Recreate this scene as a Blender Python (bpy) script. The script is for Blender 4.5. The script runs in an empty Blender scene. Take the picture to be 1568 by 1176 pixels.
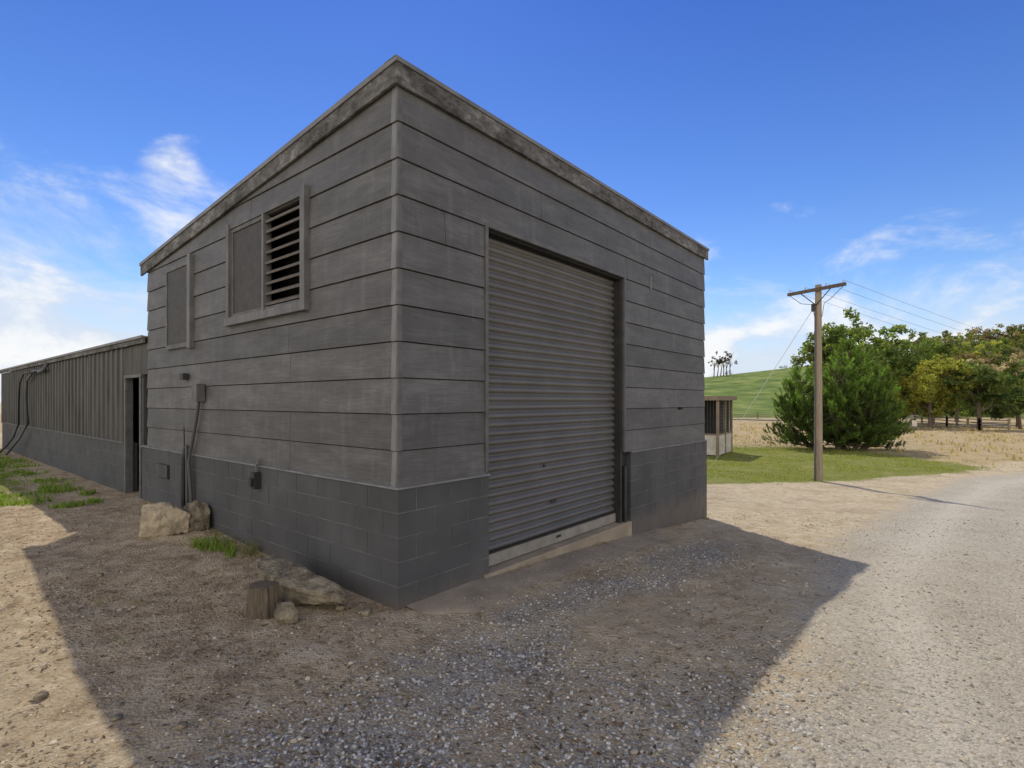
import bpy, math, random
import numpy as np
from mathutils import Vector, noise, Matrix
random.seed(7); rng=np.random.default_rng(7)
scene=bpy.context.scene
CX,CY=-0.927,4.338
UX,UY=0.6394,0.7689
ANG=math.atan2(UY,UX)
def L2W(s,t): return (CX+UX*s-UY*t, CY+UY*s+UX*t)
def sst(v): v=np.clip(v,0,1); return v*v*(3-2*v)
def ground_base(x,y):
    x=np.asarray(x,float); y=np.asarray(y,float)
    s=(x-CX)*UX+(y-CY)*UY; t=-(x-CX)*UY+(y-CY)*UX
    f=np.interp(s,[0.8,2.5,4.0,6.9,12,18,40],[0,-.07,-.18,-.42,-.75,-.95,-1.0])
    g=.15*sst(t/6)*sst((3-s)/3)
    Hx=np.interp(x,[-400,0,60,100,140,180,250,500],[0,5,10,15.0,19.5,24,31,34])
    hill=sst((y-105)/170)*Hx
    return f+g+hill
def gz(x,y): return float(ground_base(x,y))

# ---------------- materials ----------------
def newmat(name):
    m=bpy.data.materials.new(name); m.use_nodes=True
    nt=m.node_tree; b=nt.nodes['Principled BSDF']
    return m,nt,b
def N(nt,t,**kw):
    n=nt.nodes.new(t)
    for k,v in kw.items():
        if k in n.inputs: n.inputs[k].default_value=v
        else: setattr(n,k,v)
    return n
def coords(nt,scale=(1,1,1)):
    tc=N(nt,'ShaderNodeTexCoord'); mp=N(nt,'ShaderNodeMapping')
    mp.inputs['Scale'].default_value=scale
    nt.links.new(tc.outputs['Object'],mp.inputs['Vector']); return mp.outputs[0]
def noise_n(nt,vec,scale,detail=4,rough=.6,dist=0):
    n=N(nt,'ShaderNodeTexNoise'); n.inputs['Scale'].default_value=scale; n.inputs['Detail'].default_value=detail
    n.inputs['Roughness'].default_value=rough; n.inputs['Distortion'].default_value=dist
    nt.links.new(vec,n.inputs['Vector']); return n.outputs['Fac']
def ramp(nt,fac,stops):
    r=N(nt,'ShaderNodeValToRGB'); e=r.color_ramp.elements
    while len(e)<len(stops): e.new(.5)
    for i,(p,c) in enumerate(stops): e[i].position=p; e[i].color=(c[0],c[1],c[2],1)
    nt.links.new(fac,r.inputs[0]); return r.outputs[0]
def mixc(nt,fac,a,b,mode='MIX'):
    m=N(nt,'ShaderNodeMix',data_type='RGBA',blend_type=mode)
    for v,s in ((fac,m.inputs[0]),(a,m.inputs[6]),(b,m.inputs[7])):
        if isinstance(v,(int,float)): s.default_value=v
        elif isinstance(v,tuple): s.default_value=(v[0],v[1],v[2],1)
        else: nt.links.new(v,s)
    return m.outputs[2]
def math_n(nt,op,a,b=0,c=0):
    m=N(nt,'ShaderNodeMath',operation=op)
    for i,v in enumerate((a,b,c)):
        if isinstance(v,(int,float)): m.inputs[i].default_value=v
        else: nt.links.new(v,m.inputs[i])
    return m.outputs[0]
def maprange(nt,v,a,b,c=0,d=1,smooth=True):
    m=N(nt,'ShaderNodeMapRange'); m.interpolation_type='SMOOTHSTEP' if smooth else 'LINEAR'
    m.inputs[1].default_value=a; m.inputs[2].default_value=b; m.inputs[3].default_value=c; m.inputs[4].default_value=d
    nt.links.new(v,m.inputs[0]); return m.outputs[0]
def bump(nt,b,h,strength=.4,dist=.01):
    n=N(nt,'ShaderNodeBump'); n.inputs['Strength'].default_value=strength; n.inputs['Distance'].default_value=dist
    nt.links.new(h,n.inputs['Height']); nt.links.new(n.outputs[0],b.inputs['Normal'])

def simple(name,col,rough=.7,var=.25,scale=8,metal=0,bs=.2,stretch=(1,1,1),bd=.004):
    m,nt,b=newmat(name); v=coords(nt,stretch)
    n=noise_n(nt,v,scale,6,.65)
    lo=tuple(c*(1-var) for c in col); hi=tuple(min(1,c*(1+var)) for c in col)
    nt.links.new(ramp(nt,n,[(.3,lo),(.7,hi)]),b.inputs['Base Color'])
    b.inputs['Roughness'].default_value=rough; b.inputs['Metallic'].default_value=metal
    b.inputs['Specular IOR Level'].default_value=.35
    bump(nt,b,noise_n(nt,v,scale*6,5,.6),bs,bd)
    return m

def board_mat():
    m,nt,b=newmat('painted_weatherboard')
    v=coords(nt)
    vs=coords(nt,(2.2,2.2,60)); vm=coords(nt,(.5,.5,1.8)); vv=coords(nt,(7,7,1.2)); vk=coords(nt,(.9,.9,9))
    grain=noise_n(nt,vs,1.6,6,.72,.8)
    big=noise_n(nt,vm,2.6,6,.65)
    streak=noise_n(nt,vv,1.4,5,.65); scr=noise_n(nt,vk,3.0,5,.7,.5)
    tc=N(nt,'ShaderNodeTexCoord'); sx=N(nt,'ShaderNodeSeparateXYZ'); nt.links.new(tc.outputs['Object'],sx.inputs[0])
    fz=math_n(nt,'DIVIDE',math_n(nt,'SUBTRACT',sx.outputs[2],1.0),.298)
    zz=math_n(nt,'FLOOR',fz)
    wn=N(nt,'ShaderNodeTexWhiteNoise',noise_dimensions='1D'); nt.links.new(zz,wn.inputs['W'])
    c=ramp(nt,big,[(.30,(.074,.071,.067)),(.5,(.102,.099,.094)),(.72,(.148,.144,.137))])
    c=mixc(nt,maprange(nt,streak,.48,.78,0,.5),c,(.175,.171,.163))
    c=mixc(nt,maprange(nt,scr,.56,.72,0,.35),c,(.055,.053,.05))
    c=mixc(nt,maprange(nt,grain,.36,.60,.45,0),c,(.048,.046,.043))
    k=maprange(nt,wn.outputs['Value'],0,1,.86,1.12,False)
    cc=N(nt,'ShaderNodeCombineXYZ')
    for i in range(3): nt.links.new(k,cc.inputs[i])
    c=mixc(nt,1.0,c,cc.outputs[0],'MULTIPLY')
    nt.links.new(c,b.inputs['Base Color']); b.inputs['Roughness'].default_value=.6
    b.inputs['Specular IOR Level'].default_value=.35
    bump(nt,b,grain,.6,.007); return m
def block_mat():
    m,nt,b=newmat('painted_concrete_block'); v=coords(nt)
    n=noise_n(nt,v,1.7,6,.6); f=noise_n(nt,v,110,3,.7)
    c=ramp(nt,n,[(.3,(.054,.054,.054)),(.7,(.088,.087,.086))])
    tc=N(nt,'ShaderNodeTexCoord'); sx=N(nt,'ShaderNodeSeparateXYZ'); nt.links.new(tc.outputs['Object'],sx.inputs[0])
    z2=math_n(nt,'ADD',sx.outputs[2],math_n(nt,'MULTIPLY',noise_n(nt,v,4,5,.7),.35))
    c=mixc(nt,maprange(nt,z2,.06,.38,.4,0),c,(.19,.15,.105))
    nt.links.new(c,b.inputs['Base Color']); b.inputs['Roughness'].default_value=.75
    b.inputs['Specular IOR Level'].default_value=.3
    bump(nt,b,f,.6,.003); return m
def fascia_mat():
    m,nt,b=newmat('weathered_fascia_paint'); v=coords(nt,(1,1,2.0))
    n=noise_n(nt,v,7,9,.78,.4); n2=noise_n(nt,v,1.6,3,.5)
    s=math_n(nt,'ADD',n,math_n(nt,'MULTIPLY',math_n(nt,'SUBTRACT',n2,.5),.6))
    c=ramp(nt,s,[(.38,(.036,.032,.027)),(.45,(.075,.07,.062)),(.54,(.105,.10,.093)),(.62,(.18,.172,.156)),(.76,(.28,.265,.24))])
    nt.links.new(c,b.inputs['Base Color']); b.inputs['Roughness'].default_value=.85
    bump(nt,b,n,.8,.010); return m
M_board=board_mat(); M_block=block_mat(); M_fascia=fascia_mat()
M_mortar=simple('mortar_joint',(.115,.113,.11),.9,.5,3)
M_flash=simple('grey_flashing',(.15,.147,.14),.5,.3,3)
M_cap=simple('corner_soaker_paint',(.165,.162,.155),.55,.3,7,stretch=(1,1,.4))
M_wtrim=simple('window_trim_paint',(.125,.122,.116),.6,.35,6,stretch=(1,1,.5))
M_ledge=simple('ledge_paint',(.165,.162,.156),.6,.3,4)
M_trim=simple('painted_trim',(.10,.097,.092),.6,.35,6)
M_door=simple('roller_door_steel',(.118,.111,.102),.42,.16,1.6,metal=.2,bs=.03)
M_rail=simple('door_bottom_rail',(.24,.22,.185),.6,.25,7)
M_dark=simple('recess_shade',(.012,.011,.010),.9,.3,5)  # near-black colour stands in for shade in board gaps and openings
M_darkmetal=simple('dark_guide_metal',(.03,.028,.026),.6,.35,6)
M_screen=simple('insect_screen',(.055,.052,.047),.7,.25,14)
M_louvre=simple('louvre_blade',(.105,.09,.075),.6,.35,9)
M_conc=simple('dusty_concrete',(.29,.235,.165),.9,.3,2.5,bs=.6)
M_pvc=simple('grey_pvc',(.08,.078,.075),.5,.2,6)
M_black=simple('black_rubber',(.02,.02,.02),.5,.3,6)
M_corr=simple('corrugated_grey_paint',(.066,.062,.055),.6,.45,2.2,stretch=(3,3,.4))
M_wood=simple('weathered_wood',(.22,.17,.12),.85,.35,9,stretch=(1,1,.25))
M_pole=simple('pole_wood',(.27,.215,.155),.85,.35,7,stretch=(4,4,.3))
M_bark=simple('bark',(.12,.09,.065),.9,.35,7,stretch=(4,4,.6))
M_roof=simple('roof_iron',(.28,.28,.28),.5,.2,3)
M_white=simple('white_panel',(.50,.46,.38),.7,.25,3)
M_rock=simple('limestone_rock',(.40,.325,.215),.9,.5,5,bs=1,bd=.02)
M_rock2=simple('lichen_rock',(.215,.178,.118),.9,.8,7,bs=1,bd=.03)
M_stump=simple('stump_bark',(.18,.14,.095),.9,.5,14,bs=1,stretch=(4,4,.5),bd=.02)
M_ins=simple('insulator',(.5,.48,.45),.3,.1,9)
M_wire=simple('wire_metal',(.08,.08,.08),.5,.1,5)
M_asph=simple('asphalt',(.14,.14,.14),.9,.2,2)

def attr_mat(name,rough=.8,transl=0):
    m,nt,b=newmat(name); a=N(nt,'ShaderNodeAttribute',attribute_name='col')
    c=a.outputs['Color']
    nt.links.new(c,b.inputs['Base Color']); b.inputs['Roughness'].default_value=rough
    b.inputs['Specular IOR Level'].default_value=.2
    if transl:
        t=N(nt,'ShaderNodeBsdfTranslucent'); nt.links.new(mixc(nt,1.0,c,(1.5,1.6,.9),'MULTIPLY'),t.inputs['Color'])
        ms=N(nt,'ShaderNodeMixShader'); ms.inputs[0].default_value=transl
        nt.links.new(b.outputs[0],ms.inputs[1]); nt.links.new(t.outputs[0],ms.inputs[2])
        nt.links.new(ms.outputs[0],nt.nodes['Material Output'].inputs['Surface'])
    return m
M_leaf=attr_mat('foliage',.7,.45); M_stone=attr_mat('gravel_stone',.85); M_grass=attr_mat('grass_blades',.7,.4)

# ---------------- mesh helpers ----------------
class MB:
    def __init__(s): s.v=[]; s.f=[]; s.m=[]; s.mats=[]
    def mi(s,mat):
        if mat not in s.mats: s.mats.append(mat)
        return s.mats.index(mat)
    def poly(s,pts,faces,mat):
        o=len(s.v); s.v+=[tuple(p) for p in pts]; k=s.mi(mat)
        for f in faces: s.f.append([o+i for i in f]); s.m.append(k)
    def hexa(s,p,mat):
        s.poly(p,[(0,3,2,1),(4,5,6,7),(0,1,5,4),(1,2,6,5),(2,3,7,6),(3,0,4,7)],mat)
    def box(s,x0,x1,y0,y1,z0,z1,mat):
        s.hexa([(x0,y0,z0),(x1,y0,z0),(x1,y1,z0),(x0,y1,z0),(x0,y0,z1),(x1,y0,z1),(x1,y1,z1),(x0,y1,z1)],mat)
    def tube(s,pts,rads,mat,n=8):
        pts=[Vector(p) for p in pts]; o=len(s.v); k=s.mi(mat)
        if not hasattr(rads,'__len__'): rads=[rads]*len(pts)
        for i,p in enumerate(pts):
            d=(pts[min(i+1,len(pts)-1)]-pts[max(i-1,0)]).normalized()
            a=d.cross(Vector((0,0,1)) if abs(d.z)<.95 else Vector((1,0,0))).normalized(); b=d.cross(a)
            for j in range(n):
                q=p+(a*math.cos(2*math.pi*j/n)+b*math.sin(2*math.pi*j/n))*rads[i]; s.v.append(tuple(q))
        for i in range(len(pts)-1):
            for j in range(n):
                s.f.append([o+i*n+j,o+i*n+(j+1)%n,o+(i+1)*n+(j+1)%n,o+(i+1)*n+j]); s.m.append(k)
        s.f.append([o+j for j in range(n)][::-1]); s.m.append(k)
        s.f.append([o+(len(pts)-1)*n+j for j in range(n)]); s.m.append(k)
    def build(s,name,parent=None,smooth=False,bevel=0):
        me=bpy.data.meshes.new(name); me.from_pydata(s.v,[],s.f)
        for m in s.mats: me.materials.append(m)
        me.polygons.foreach_set('material_index',s.m)
        if smooth: me.polygons.foreach_set('use_smooth',[True]*len(s.f))
        me.update(); ob=bpy.data.objects.new(name,me); scene.collection.objects.link(ob)
        if parent: ob.parent=parent
        if bevel:
            b=ob.modifiers.new('bevel','BEVEL'); b.width=bevel; b.segments=2; b.limit_method='ANGLE'
        return ob
def empty(name,loc=(0,0,0),rz=0):
    e=bpy.data.objects.new(name,None); e.location=loc; e.rotation_euler=(0,0,rz); e.empty_display_size=.3
    scene.collection.objects.link(e); return e
def npmesh(name,V,F,mat,col=None,parent=None,smooth=False):
    me=bpy.data.meshes.new(name); me.from_pydata(V.tolist() if hasattr(V,'tolist') else V,[],F.tolist() if hasattr(F,'tolist') else F)
    me.materials.append(mat)
    if col is not None:
        a=me.attributes.new('col','FLOAT_COLOR','POINT')
        c=np.ones((len(V),4)); c[:,:3]=col; a.data.foreach_set('color',c.ravel())
    if smooth: me.polygons.foreach_set('use_smooth',[True]*len(F))
    me.update(); ob=bpy.data.objects.new(name,me); scene.collection.objects.link(ob)
    if parent: ob.parent=parent
    return ob

# ================= MAIN SHED =================
shed=empty('weatherboard_garage_shed',(CX,CY,0),ANG)
LS,LT=6.87,6.13
SL=.0956
def R(t): return 4.45-SL*t
BH=.298; GAP=.009  # gap added so near-black backing reads as shadow line under each board
mb=MB(); OB,OT=.026,.012
def off(z,zb): return OB+(OT-OB)*((z-zb)/BH)
def rb(x0,x1,z0,z1,zb):
    a,b=off(z0,zb),off(z1,zb)
    mb.hexa([(x0,-a,z0),(x1,-a,z0),(x1,0,z0),(x0,0,z0),(x0,-b,z1),(x1,-b,z1),(x1,0,z1),(x0,0,z1)],M_board)
def lb(t0,t1,z0,za,zc,zb):
    a,b,c=off(z0,zb),off(za,zb),off(zc,zb)
    mb.hexa([(-a,t0,z0),(0,t0,z0),(0,t1,z0),(-a,t1,z0),(-b,t0,za),(0,t0,za),(0,t1,zc),(-c,t1,zc)],M_board)
joints_r=[(9,1.92),(9,3.35),(8,3.9),(10,4.6),(6,4.6),(2,5.3),(7,.5)]
for k in range(12):
    z0=1.0+BH*k; z1=min(z0+BH-GAP,4.36)
    segs=[(0,1.03),(3.81,LS)] if k<8 else [(0,LS)]
    for (a,b) in segs:
        cuts=[a]+sorted(j for kk,j in joints_r if kk==k and a<j<b)+[b]
        for i in range(len(cuts)-1):
            rb(cuts[i]+(.003 if i else 0),cuts[i+1]-(.003 if i<len(cuts)-2 else 0),z0,z1,z0)
WIN=(1.37,3.13,2.63,3.75)
joints_l={1:[1.72],3:[1.72],4:[1.75],0:[1.72],9:[2.6],7:[3.9]}
for k in range(12):
    z0=1.0+BH*k
    ts=sorted(set([0,WIN[0]+.04,WIN[1]-.04,LT]+joints_l.get(k,[])+[i*.35 for i in range(1,18)]))
    jl=joints_l.get(k,[])
    for i in range(len(ts)-1):
        t0,t1=ts[i],ts[i+1]
        if t1-t0<.003: continue
        g0=.003 if t0 in jl else 0; g1=.003 if t1 in jl else 0
        za=min(z0+BH-GAP,R(t0)-.09); zc=min(z0+BH-GAP,R(t1)-.09)
        if za<z0+.01 or zc<z0+.005: continue
        tm=(t0+t1)/2
        if WIN[0]+.04<tm<WIN[1]-.04:
            w0,w1=WIN[2]+.04,WIN[3]-.04
            if z0<w0: lb(t0+g0,t1-g1,z0,min(za,w0),min(zc,w0),z0)
            if z0+BH>w1 and max(z0,w1)<min(za,zc): lb(t0+g0,t1-g1,max(z0,w1),za,zc,z0)
        else: lb(t0+g0,t1-g1,z0,za,zc,z0)
mb.build('weatherboards',shed)
mb=MB()
for k in range(12):
    z0=1.0+BH*k-.004; z1=min(z0+BH-.006,4.28); w=.018
    a,b=OB+.004,OT+.004
    mb.hexa([(-a,-a,z0),(w,-a,z0),(w,-.001,z0),(-a,-.001,z0),(-b,-b,z1),(w,-b,z1),(w,-.001,z1),(-b,-.001,z1)],M_trim)
    mb.hexa([(-a,0,z0),(-.001,0,z0),(-.001,.06,z0),(-a,.06,z0),(-b,0,z1),(-.001,0,z1),(-.001,.06,z1),(-b,.06,z1)],M_cap)
mb.build('corner_soakers',shed)
mb=MB()
mb.box(.003,1.05,.003,.10,.99,4.3,M_dark); mb.box(3.80,LS,.003,.10,.99,4.3,M_dark); mb.box(1.05,3.80,.003,.10,3.39,4.3,M_dark)
def lw(t0,t1,z0,za,zc): mb.hexa([(.003,t0,z0),(.09,t0,z0),(.09,t1,z0),(.003,t1,z0),(.003,t0,za),(.09,t0,za),(.09,t1,zc),(.003,t1,zc)],M_dark)
lw(.101,WIN[0]+.05,.99,R(0)-.08,R(WIN[0])-.08); lw(WIN[0]+.05,WIN[1]-.05,.99,2.68,2.68)
lw(WIN[0]+.05,WIN[1]-.05,3.70,R(WIN[0])-.08,R(WIN[1])-.08); lw(WIN[1]-.05,LT,.99,R(WIN[1])-.08,R(LT)-.08)
mb.box(LS-.1,LS-.002,.101,LT,.99,3.8,M_board)
mb.hexa([(LS-.1,.101,3.8),(LS-.002,.101,3.8),(LS-.002,LT,3.8),(LS-.1,LT,3.8),(LS-.1,.101,R(.1)-.05),(LS-.002,.101,R(.1)-.05),(LS-.002,LT,R(LT)-.05),(LS-.1,LT,R(LT)-.05)],M_board)
mb.box(.09,LS-.1,LT-.1,LT-.003,-.3,3.8,M_board)
mb.box(.1,LS-.1,.15,LT-.1,-.3,-.02,M_conc)
mb.build('wall_backing',shed)
mb=MB()
def course_blocks(z0,z1,odd,xr,tmax):
    j=.005
    if odd: mb.box(-.02,.385,-.02,.17,z0+j,z1-j,M_block); x=.395; ty=.18
    else: mb.box(-.02,.17,-.02,.385,z0+j,z1-j,M_block); x=.18; ty=.395
    while x<xr-.03:
        x1=min(x+.39,xr); e=random.uniform(-.0015,.0015); mb.box(x,x1,-.02+e,.09,z0+j,z1-j,M_block); x=x1+.01
    y=ty
    while y<tmax-.03:
        y1=min(y+.39,tmax); e=random.uniform(-.0015,.0015); mb.box(-.02+e,.09,y,y1,z0+j,z1-j,M_block); y=y1+.01
for c in range(8):
    z1=.985-.2*c; course_blocks(z1-.2,z1,c%2,1.075,6.38)
    x=4.02
    if c%2: mb.box(4.02,4.21,-.02,.2,z1-.195,z1-.005,M_block); x=4.22
    while x<6.95:
        x1=min(x+.39,6.98); mb.box(x,x1,-.02+random.uniform(-.0015,.0015),.2,z1-.195,z1-.005,M_block); x=x1+.01
mb.box(-.0175,1.07,-.0175,.08,-.6,.984,M_mortar); mb.box(-.0175,.07,.08,6.37,-.6,.984,M_mortar); mb.box(4.025,6.975,-.0175,.195,-.6,.984,M_mortar)
mb.box(LS-.1,6.975,.2,LT,-.6,.984,M_block)
mb.build('block_base_wall',shed)
mb=MB()
def ledge_r(x0,x1): mb.hexa([(x0,-.040,.98),(x1,-.040,.98),(x1,.0,.98),(x0,.0,.98),(x0,-.038,.993),(x1,-.038,.993),(x1,-.0,1.008),(x0,-.0,1.008)],M_ledge)
ledge_r(-.040,1.08); ledge_r(4.015,6.99)
mb.hexa([(-.040,.0,.98),(0,.0,.98),(0,6.385,.98),(-.040,6.385,.98),(-.038,.0,.993),(0,.0,1.008),(0,6.385,1.008),(-.038,6.385,.993)],M_ledge)
mb.build('block_ledge_cap',shed)
mb=MB()
def slab(x0,x1,t0,t1,h0,h1,mat): mb.hexa([(x0,t0,R(t0)+h0),(x1,t0,R(t0)+h0),(x1,t1,R(t1)+h0),(x0,t1,R(t1)+h0),(x0,t0,R(t0)+h1),(x1,t0,R(t0)+h1),(x1,t1,R(t1)+h1),(x0,t1,R(t1)+h1)],mat)
slab(-.03,LS+.05,-.03,LT+.18,-.02,.012,M_roof)
mb.build('roof',shed)
mb=MB()
for a,b in ((-.058,2.41),(2.414,4.63),(4.634,LS+.09)):
    mb.box(a,b,-.056,-.030,4.255,4.435,M_fascia)
for a,b in ((-.030,2.2),(2.204,4.4),(4.404,LT+.2)):
    mb.hexa([(-.058,a,R(a)-.185),(-.030,a,R(a)-.185),(-.030,b,R(b)-.185),(-.058,b,R(b)-.185),(-.058,a,R(a)-.012),(-.030,a,R(a)-.012),(-.030,b,R(b)-.012),(-.058,b,R(b)-.012)],M_fascia)
mb.build('fascia_boards',shed,bevel=.004)
mb=MB()
mb.box(-.072,LS+.105,-.070,-.0575,4.425,4.462,M_flash); mb.box(-.072,LS+.105,-.0575,.1,4.4535,4.464,M_flash)
a,b=-.0575,LT+.21
mb.hexa([(-.072,a,R(a)-.030),(-.0595,a,R(a)-.030),(-.0595,b,R(b)-.030),(-.072,b,R(b)-.030),(-.072,a,R(a)+.016),(-.0595,a,R(a)+.016),(-.0595,b,R(b)+.016),(-.072,b,R(b)+.016)],M_flash)
mb.hexa([(-.0595,a,R(a)+.006),(.08,a,R(a)+.006),(.08,b,R(b)+.006),(-.0595,b,R(b)+.006),(-.0595,a,R(a)+.0155),(.08,a,R(a)+.0155),(.08,b,R(b)+.0155),(-.0595,b,R(b)+.0155)],M_flash)
mb.build('roof_edge_flashing',shed)
# roller door
mb=MB(); zs=[];ys=[]
z=.17; P=.089
while z<3.46:
    for fr,dy in ((0,.004),(.06,.006),(.16,-.014),(.30,-.026),(.48,-.030),(.66,-.026),(.82,-.014),(.94,.004)):
        zs.append(z+fr*P); ys.append(.13+dy)
    z+=P
V=[];F=[]
xs=[.99,1.7,2.4,3.1,3.84]
for i,zz in enumerate(zs):
    for x in xs: V.append((x,ys[i]+.006*math.sin(x*2.3+zz*1.7),zz))
nx=len(xs)
for i in range(len(zs)-1):
    for j in range(nx-1): F.append((i*nx+j,i*nx+j+1,(i+1)*nx+j+1,(i+1)*nx+j))
mb.poly(V,F,M_door); mb.build('roller_door_curtain',shed,smooth=True)
mb=MB()
mb.box(1.0,3.80,.080,.13,.045,.175,M_rail)
mb.box(1.0,3.80,.072,.13,.168,.185,M_darkmetal)
mb.box(2.35,2.45,.076,.1,.1,.13,M_darkmetal)
mb.build('door_bottom_rail',shed,bevel=.004)
mb=MB()
mb.box(1.012,1.052,-.040,.0,1.013,3.41,M_trim)
mb.box(1.052,3.80,-.042,.0,3.375,3.415,M_trim)
mb.box(3.80,3.835,-.040,.0,1.013,3.41,M_trim)
mb.box(1.053,1.075,.0,.12,.02,3.37,M_darkmetal)
mb.box(3.765,3.80,.002,.16,.02,3.37,M_darkmetal)
mb.box(3.801,4.015,.06,.17,-.35,.99,M_darkmetal)
mb.box(3.86,3.93,-.01,.06,-.25,.80,M_black)
mb.box(1.053,3.80,.0,.10,3.345,3.374,M_dark)
mb.box(2.13,2.16,.09,.108,.95,.98,M_darkmetal)
mb.box(2.28,2.38,.088,.108,.525,.55,M_darkmetal)
mb.build('door_frame',shed,bevel=.003)
mb=MB(); mb.box(1.0,4.0,-.05,.5,-.4,.035,M_conc); mb.build('door_sill_slab',shed,bevel=.012)
# louvre window
mb=MB(); w0,w1,wz0,wz1=WIN
mb.box(-.075,-.003,w0-.02,w0+.065,wz0+.02,wz1+.05,M_wtrim)
mb.box(-.070,-.003,w1-.05,w1+.02,wz0+.02,wz1+.03,M_wtrim)
mb.box(-.080,-.003,w0-.03,w1+.05,wz0-.045,wz0+.045,M_wtrim)
mb.box(-.055,-.003,w0+.065,w1-.05,wz1-.03,wz1+.02,M_trim)
mid=2.26
mb.box(-.062,.03,mid-.04,mid+.0,wz0+.045,wz1-.03,M_wtrim)
mb.box(-.040,-.01,mid,w1-.05,wz0+.045,wz0+.09,M_trim); mb.box(-.040,-.01,mid,w1-.05,wz1-.075,wz1-.03,M_trim)
mb.box(-.038,-.01,w1-.10,w1-.05,wz0+.09,wz1-.075,M_trim)
mb.box(-.024,-.012,mid,w1-.10,wz0+.09,wz1-.075,M_screen)
mb.box(-.045,.01,w0+.065,mid-.04,wz0+.045,wz0+.08,M_trim)
n=9; h=(wz1-.03-wz0-.09)/n
for i in range(n):
    zc=wz0+.09+h*(i+.25)
    y0,y1=w0+.068,mid-.042
    mb.hexa([(-.040,y0,zc-.025),(.068,y0,zc+.035),(.068,y1,zc+.035),(-.040,y1,zc-.025),(-.046,y0,zc+.0),(.062,y0,zc+.056),(.062,y1,zc+.056),(-.046,y1,zc+.0)],M_louvre)
mb.build('louvre_window',shed,bevel=.002)
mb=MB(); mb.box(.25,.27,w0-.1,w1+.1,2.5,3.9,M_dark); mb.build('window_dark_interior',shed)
mb=MB()
mb.box(-.072,-.003,4.27,4.37,2.40,3.65,M_wtrim); mb.box(-.055,-.003,4.37,5.22,2.43,2.49,M_trim); mb.box(-.055,-.003,4.37,5.22,3.53,3.59,M_trim)
mb.box(-.055,-.003,5.17,5.22,2.49,3.53,M_trim); mb.box(-.042,-.01,4.37,5.17,2.49,3.53,M_screen)
mb.box(-.06,-.042,4.40,4.47,3.0,3.05,M_black); mb.box(-.06,-.042,4.4,4.46,3.2,3.3,M_black)
mb.build('screen_window',shed,bevel=.002)
def tw(px): r=(784-px)/814; return (r*4.338-.927)/(.7689-.6394*r)
mb=MB()
t=tw(314); zt=lambda t,py:1.7+(614-py)*(4.338+.6394*t)/814
mb.box(-.13,-.03,t-.08,t+.08,zt(t,615),zt(t,588),M_trim)
mb.box(-.10,-.03,tw(290)-.06,tw(290)+.06,zt(t,580),zt(t,570),M_darkmetal)
tb=t+.25
mb.tube([(-.07,t,zt(t,612)),(-.07,t+.1,1.45),(-.07,tb,1.12),(-.09,tb+.05,.9),(-.07,tb+.03,.5),(-.06,tb,.1)],.022,M_pvc)
mb.tube([(-.06,tb+.22,1.10),(-.09,tb+.22,.95),(-.09,tb+.24,.2)],.03,M_black)
mb.tube([(-.06,tb+.22,1.10),(-.09,tb+.12,1.12),(-.09,tb+.10,.3)],.018,M_pvc)
mb.tube([(-.06,tb+.3,1.35),(-.06,tb+.28,1.05)],.008,M_black)
mb.box(-.05,-.02,tw(262),tw(245),.58,.78,M_darkmetal)
for i in range(7): mb.box(-.056,-.05,tw(262)+.01,tw(245)-.01,.60+i*.025,.612+i*.025,M_trim)
for i in range(4): mb.box(-.024,-.02,tw(286)+.04*i,tw(286)+.04*i+.02,.55,.72,M_trim)
t=tw(400)
mb.box(-.10,-.02,t-.045,t+.045,.74,.92,M_darkmetal); mb.box(-.125,-.1,t-.03,t+.03,.77,.86,M_black)
mb.tube([(-.06,t,.9),(-.06,t-.01,1.0),(-.06,t-.05,1.02),(-.05,t-.06,1.07)],.014,M_cap)
mb.build('wall_conduits_and_boxes',shed,bevel=.004)
mb=MB(); mb.tube([(5.7,-.02,1.58),(5.7,-.07,1.58),(5.7,-.08,1.57)],.022,M_darkmetal); mb.box(4.62,4.65,-.034,-.02,3.35,3.55,M_cap)
mb.build('wall_fitting',shed)

# ================= LOW CORRUGATED SHED =================
low=empty('corrugated_iron_shed',(CX,CY,0),ANG)
mb=MB(); T0,T1=7.29,20.6
for c in range(6):
    z1=.985-.2*c
    y=T0; first=.19 if c%2 else .39
    while y<T1-.03:
        y1=min(y+(first if y==T0 else .39),T1); mb.box(-.02+random.uniform(-.001,.001),.16,y,y1,z1-.195,z1-.005,M_block); y=y1+.01
mb.box(-.0175,.155,T0+.004,T1-.004,-.3,.984,M_mortar)
mb.box(-.045,.12,T0-.005,T1+.01,.984,1.01,M_trim)
mb.build('block_base_wall',low)
mb=MB(); pts=[];F=[]
y=T0; ys=[]
while y<T1:
    for fr,dx in ((0,0),(.30,0),(.36,-.03),(.60,-.03),(.66,0)): ys.append((y+fr*.30,dx))
    y+=.30
for (y,dx) in ys: pts+= [(-.004+dx,y,1.0),(-.004+dx,y,2.6)]
F=[(2*i,2*i+2,2*i+3,2*i+1) for i in range(len(ys)-1)]
mb.poly(pts,F,M_corr)
pts=[];nn=0
y=6.17
while y<T0+.001:
    o_=-.012+.010*math.sin(y*2*math.pi/.076)
    pts+=[(o_,y,2.12),(o_,y,2.6)]; y+=.0095; nn+=1
mb.poly(pts,[(2*i,2*i+2,2*i+3,2*i+1) for i in range(nn-1)],M_corr)
mb.build('corrugated_wall_cladding',low)
mb=MB()
mb.box(-.03,.08,T0-.07,T0-.003,-.3,2.12,M_trim); mb.box(-.02,.08,6.46,6.53,-.3,2.12,M_trim); mb.box(-.035,.05,6.40,T0,2.08,2.13,M_trim)
mb.box(.0,.05,6.39,6.46,-.3,2.1,M_block)
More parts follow.
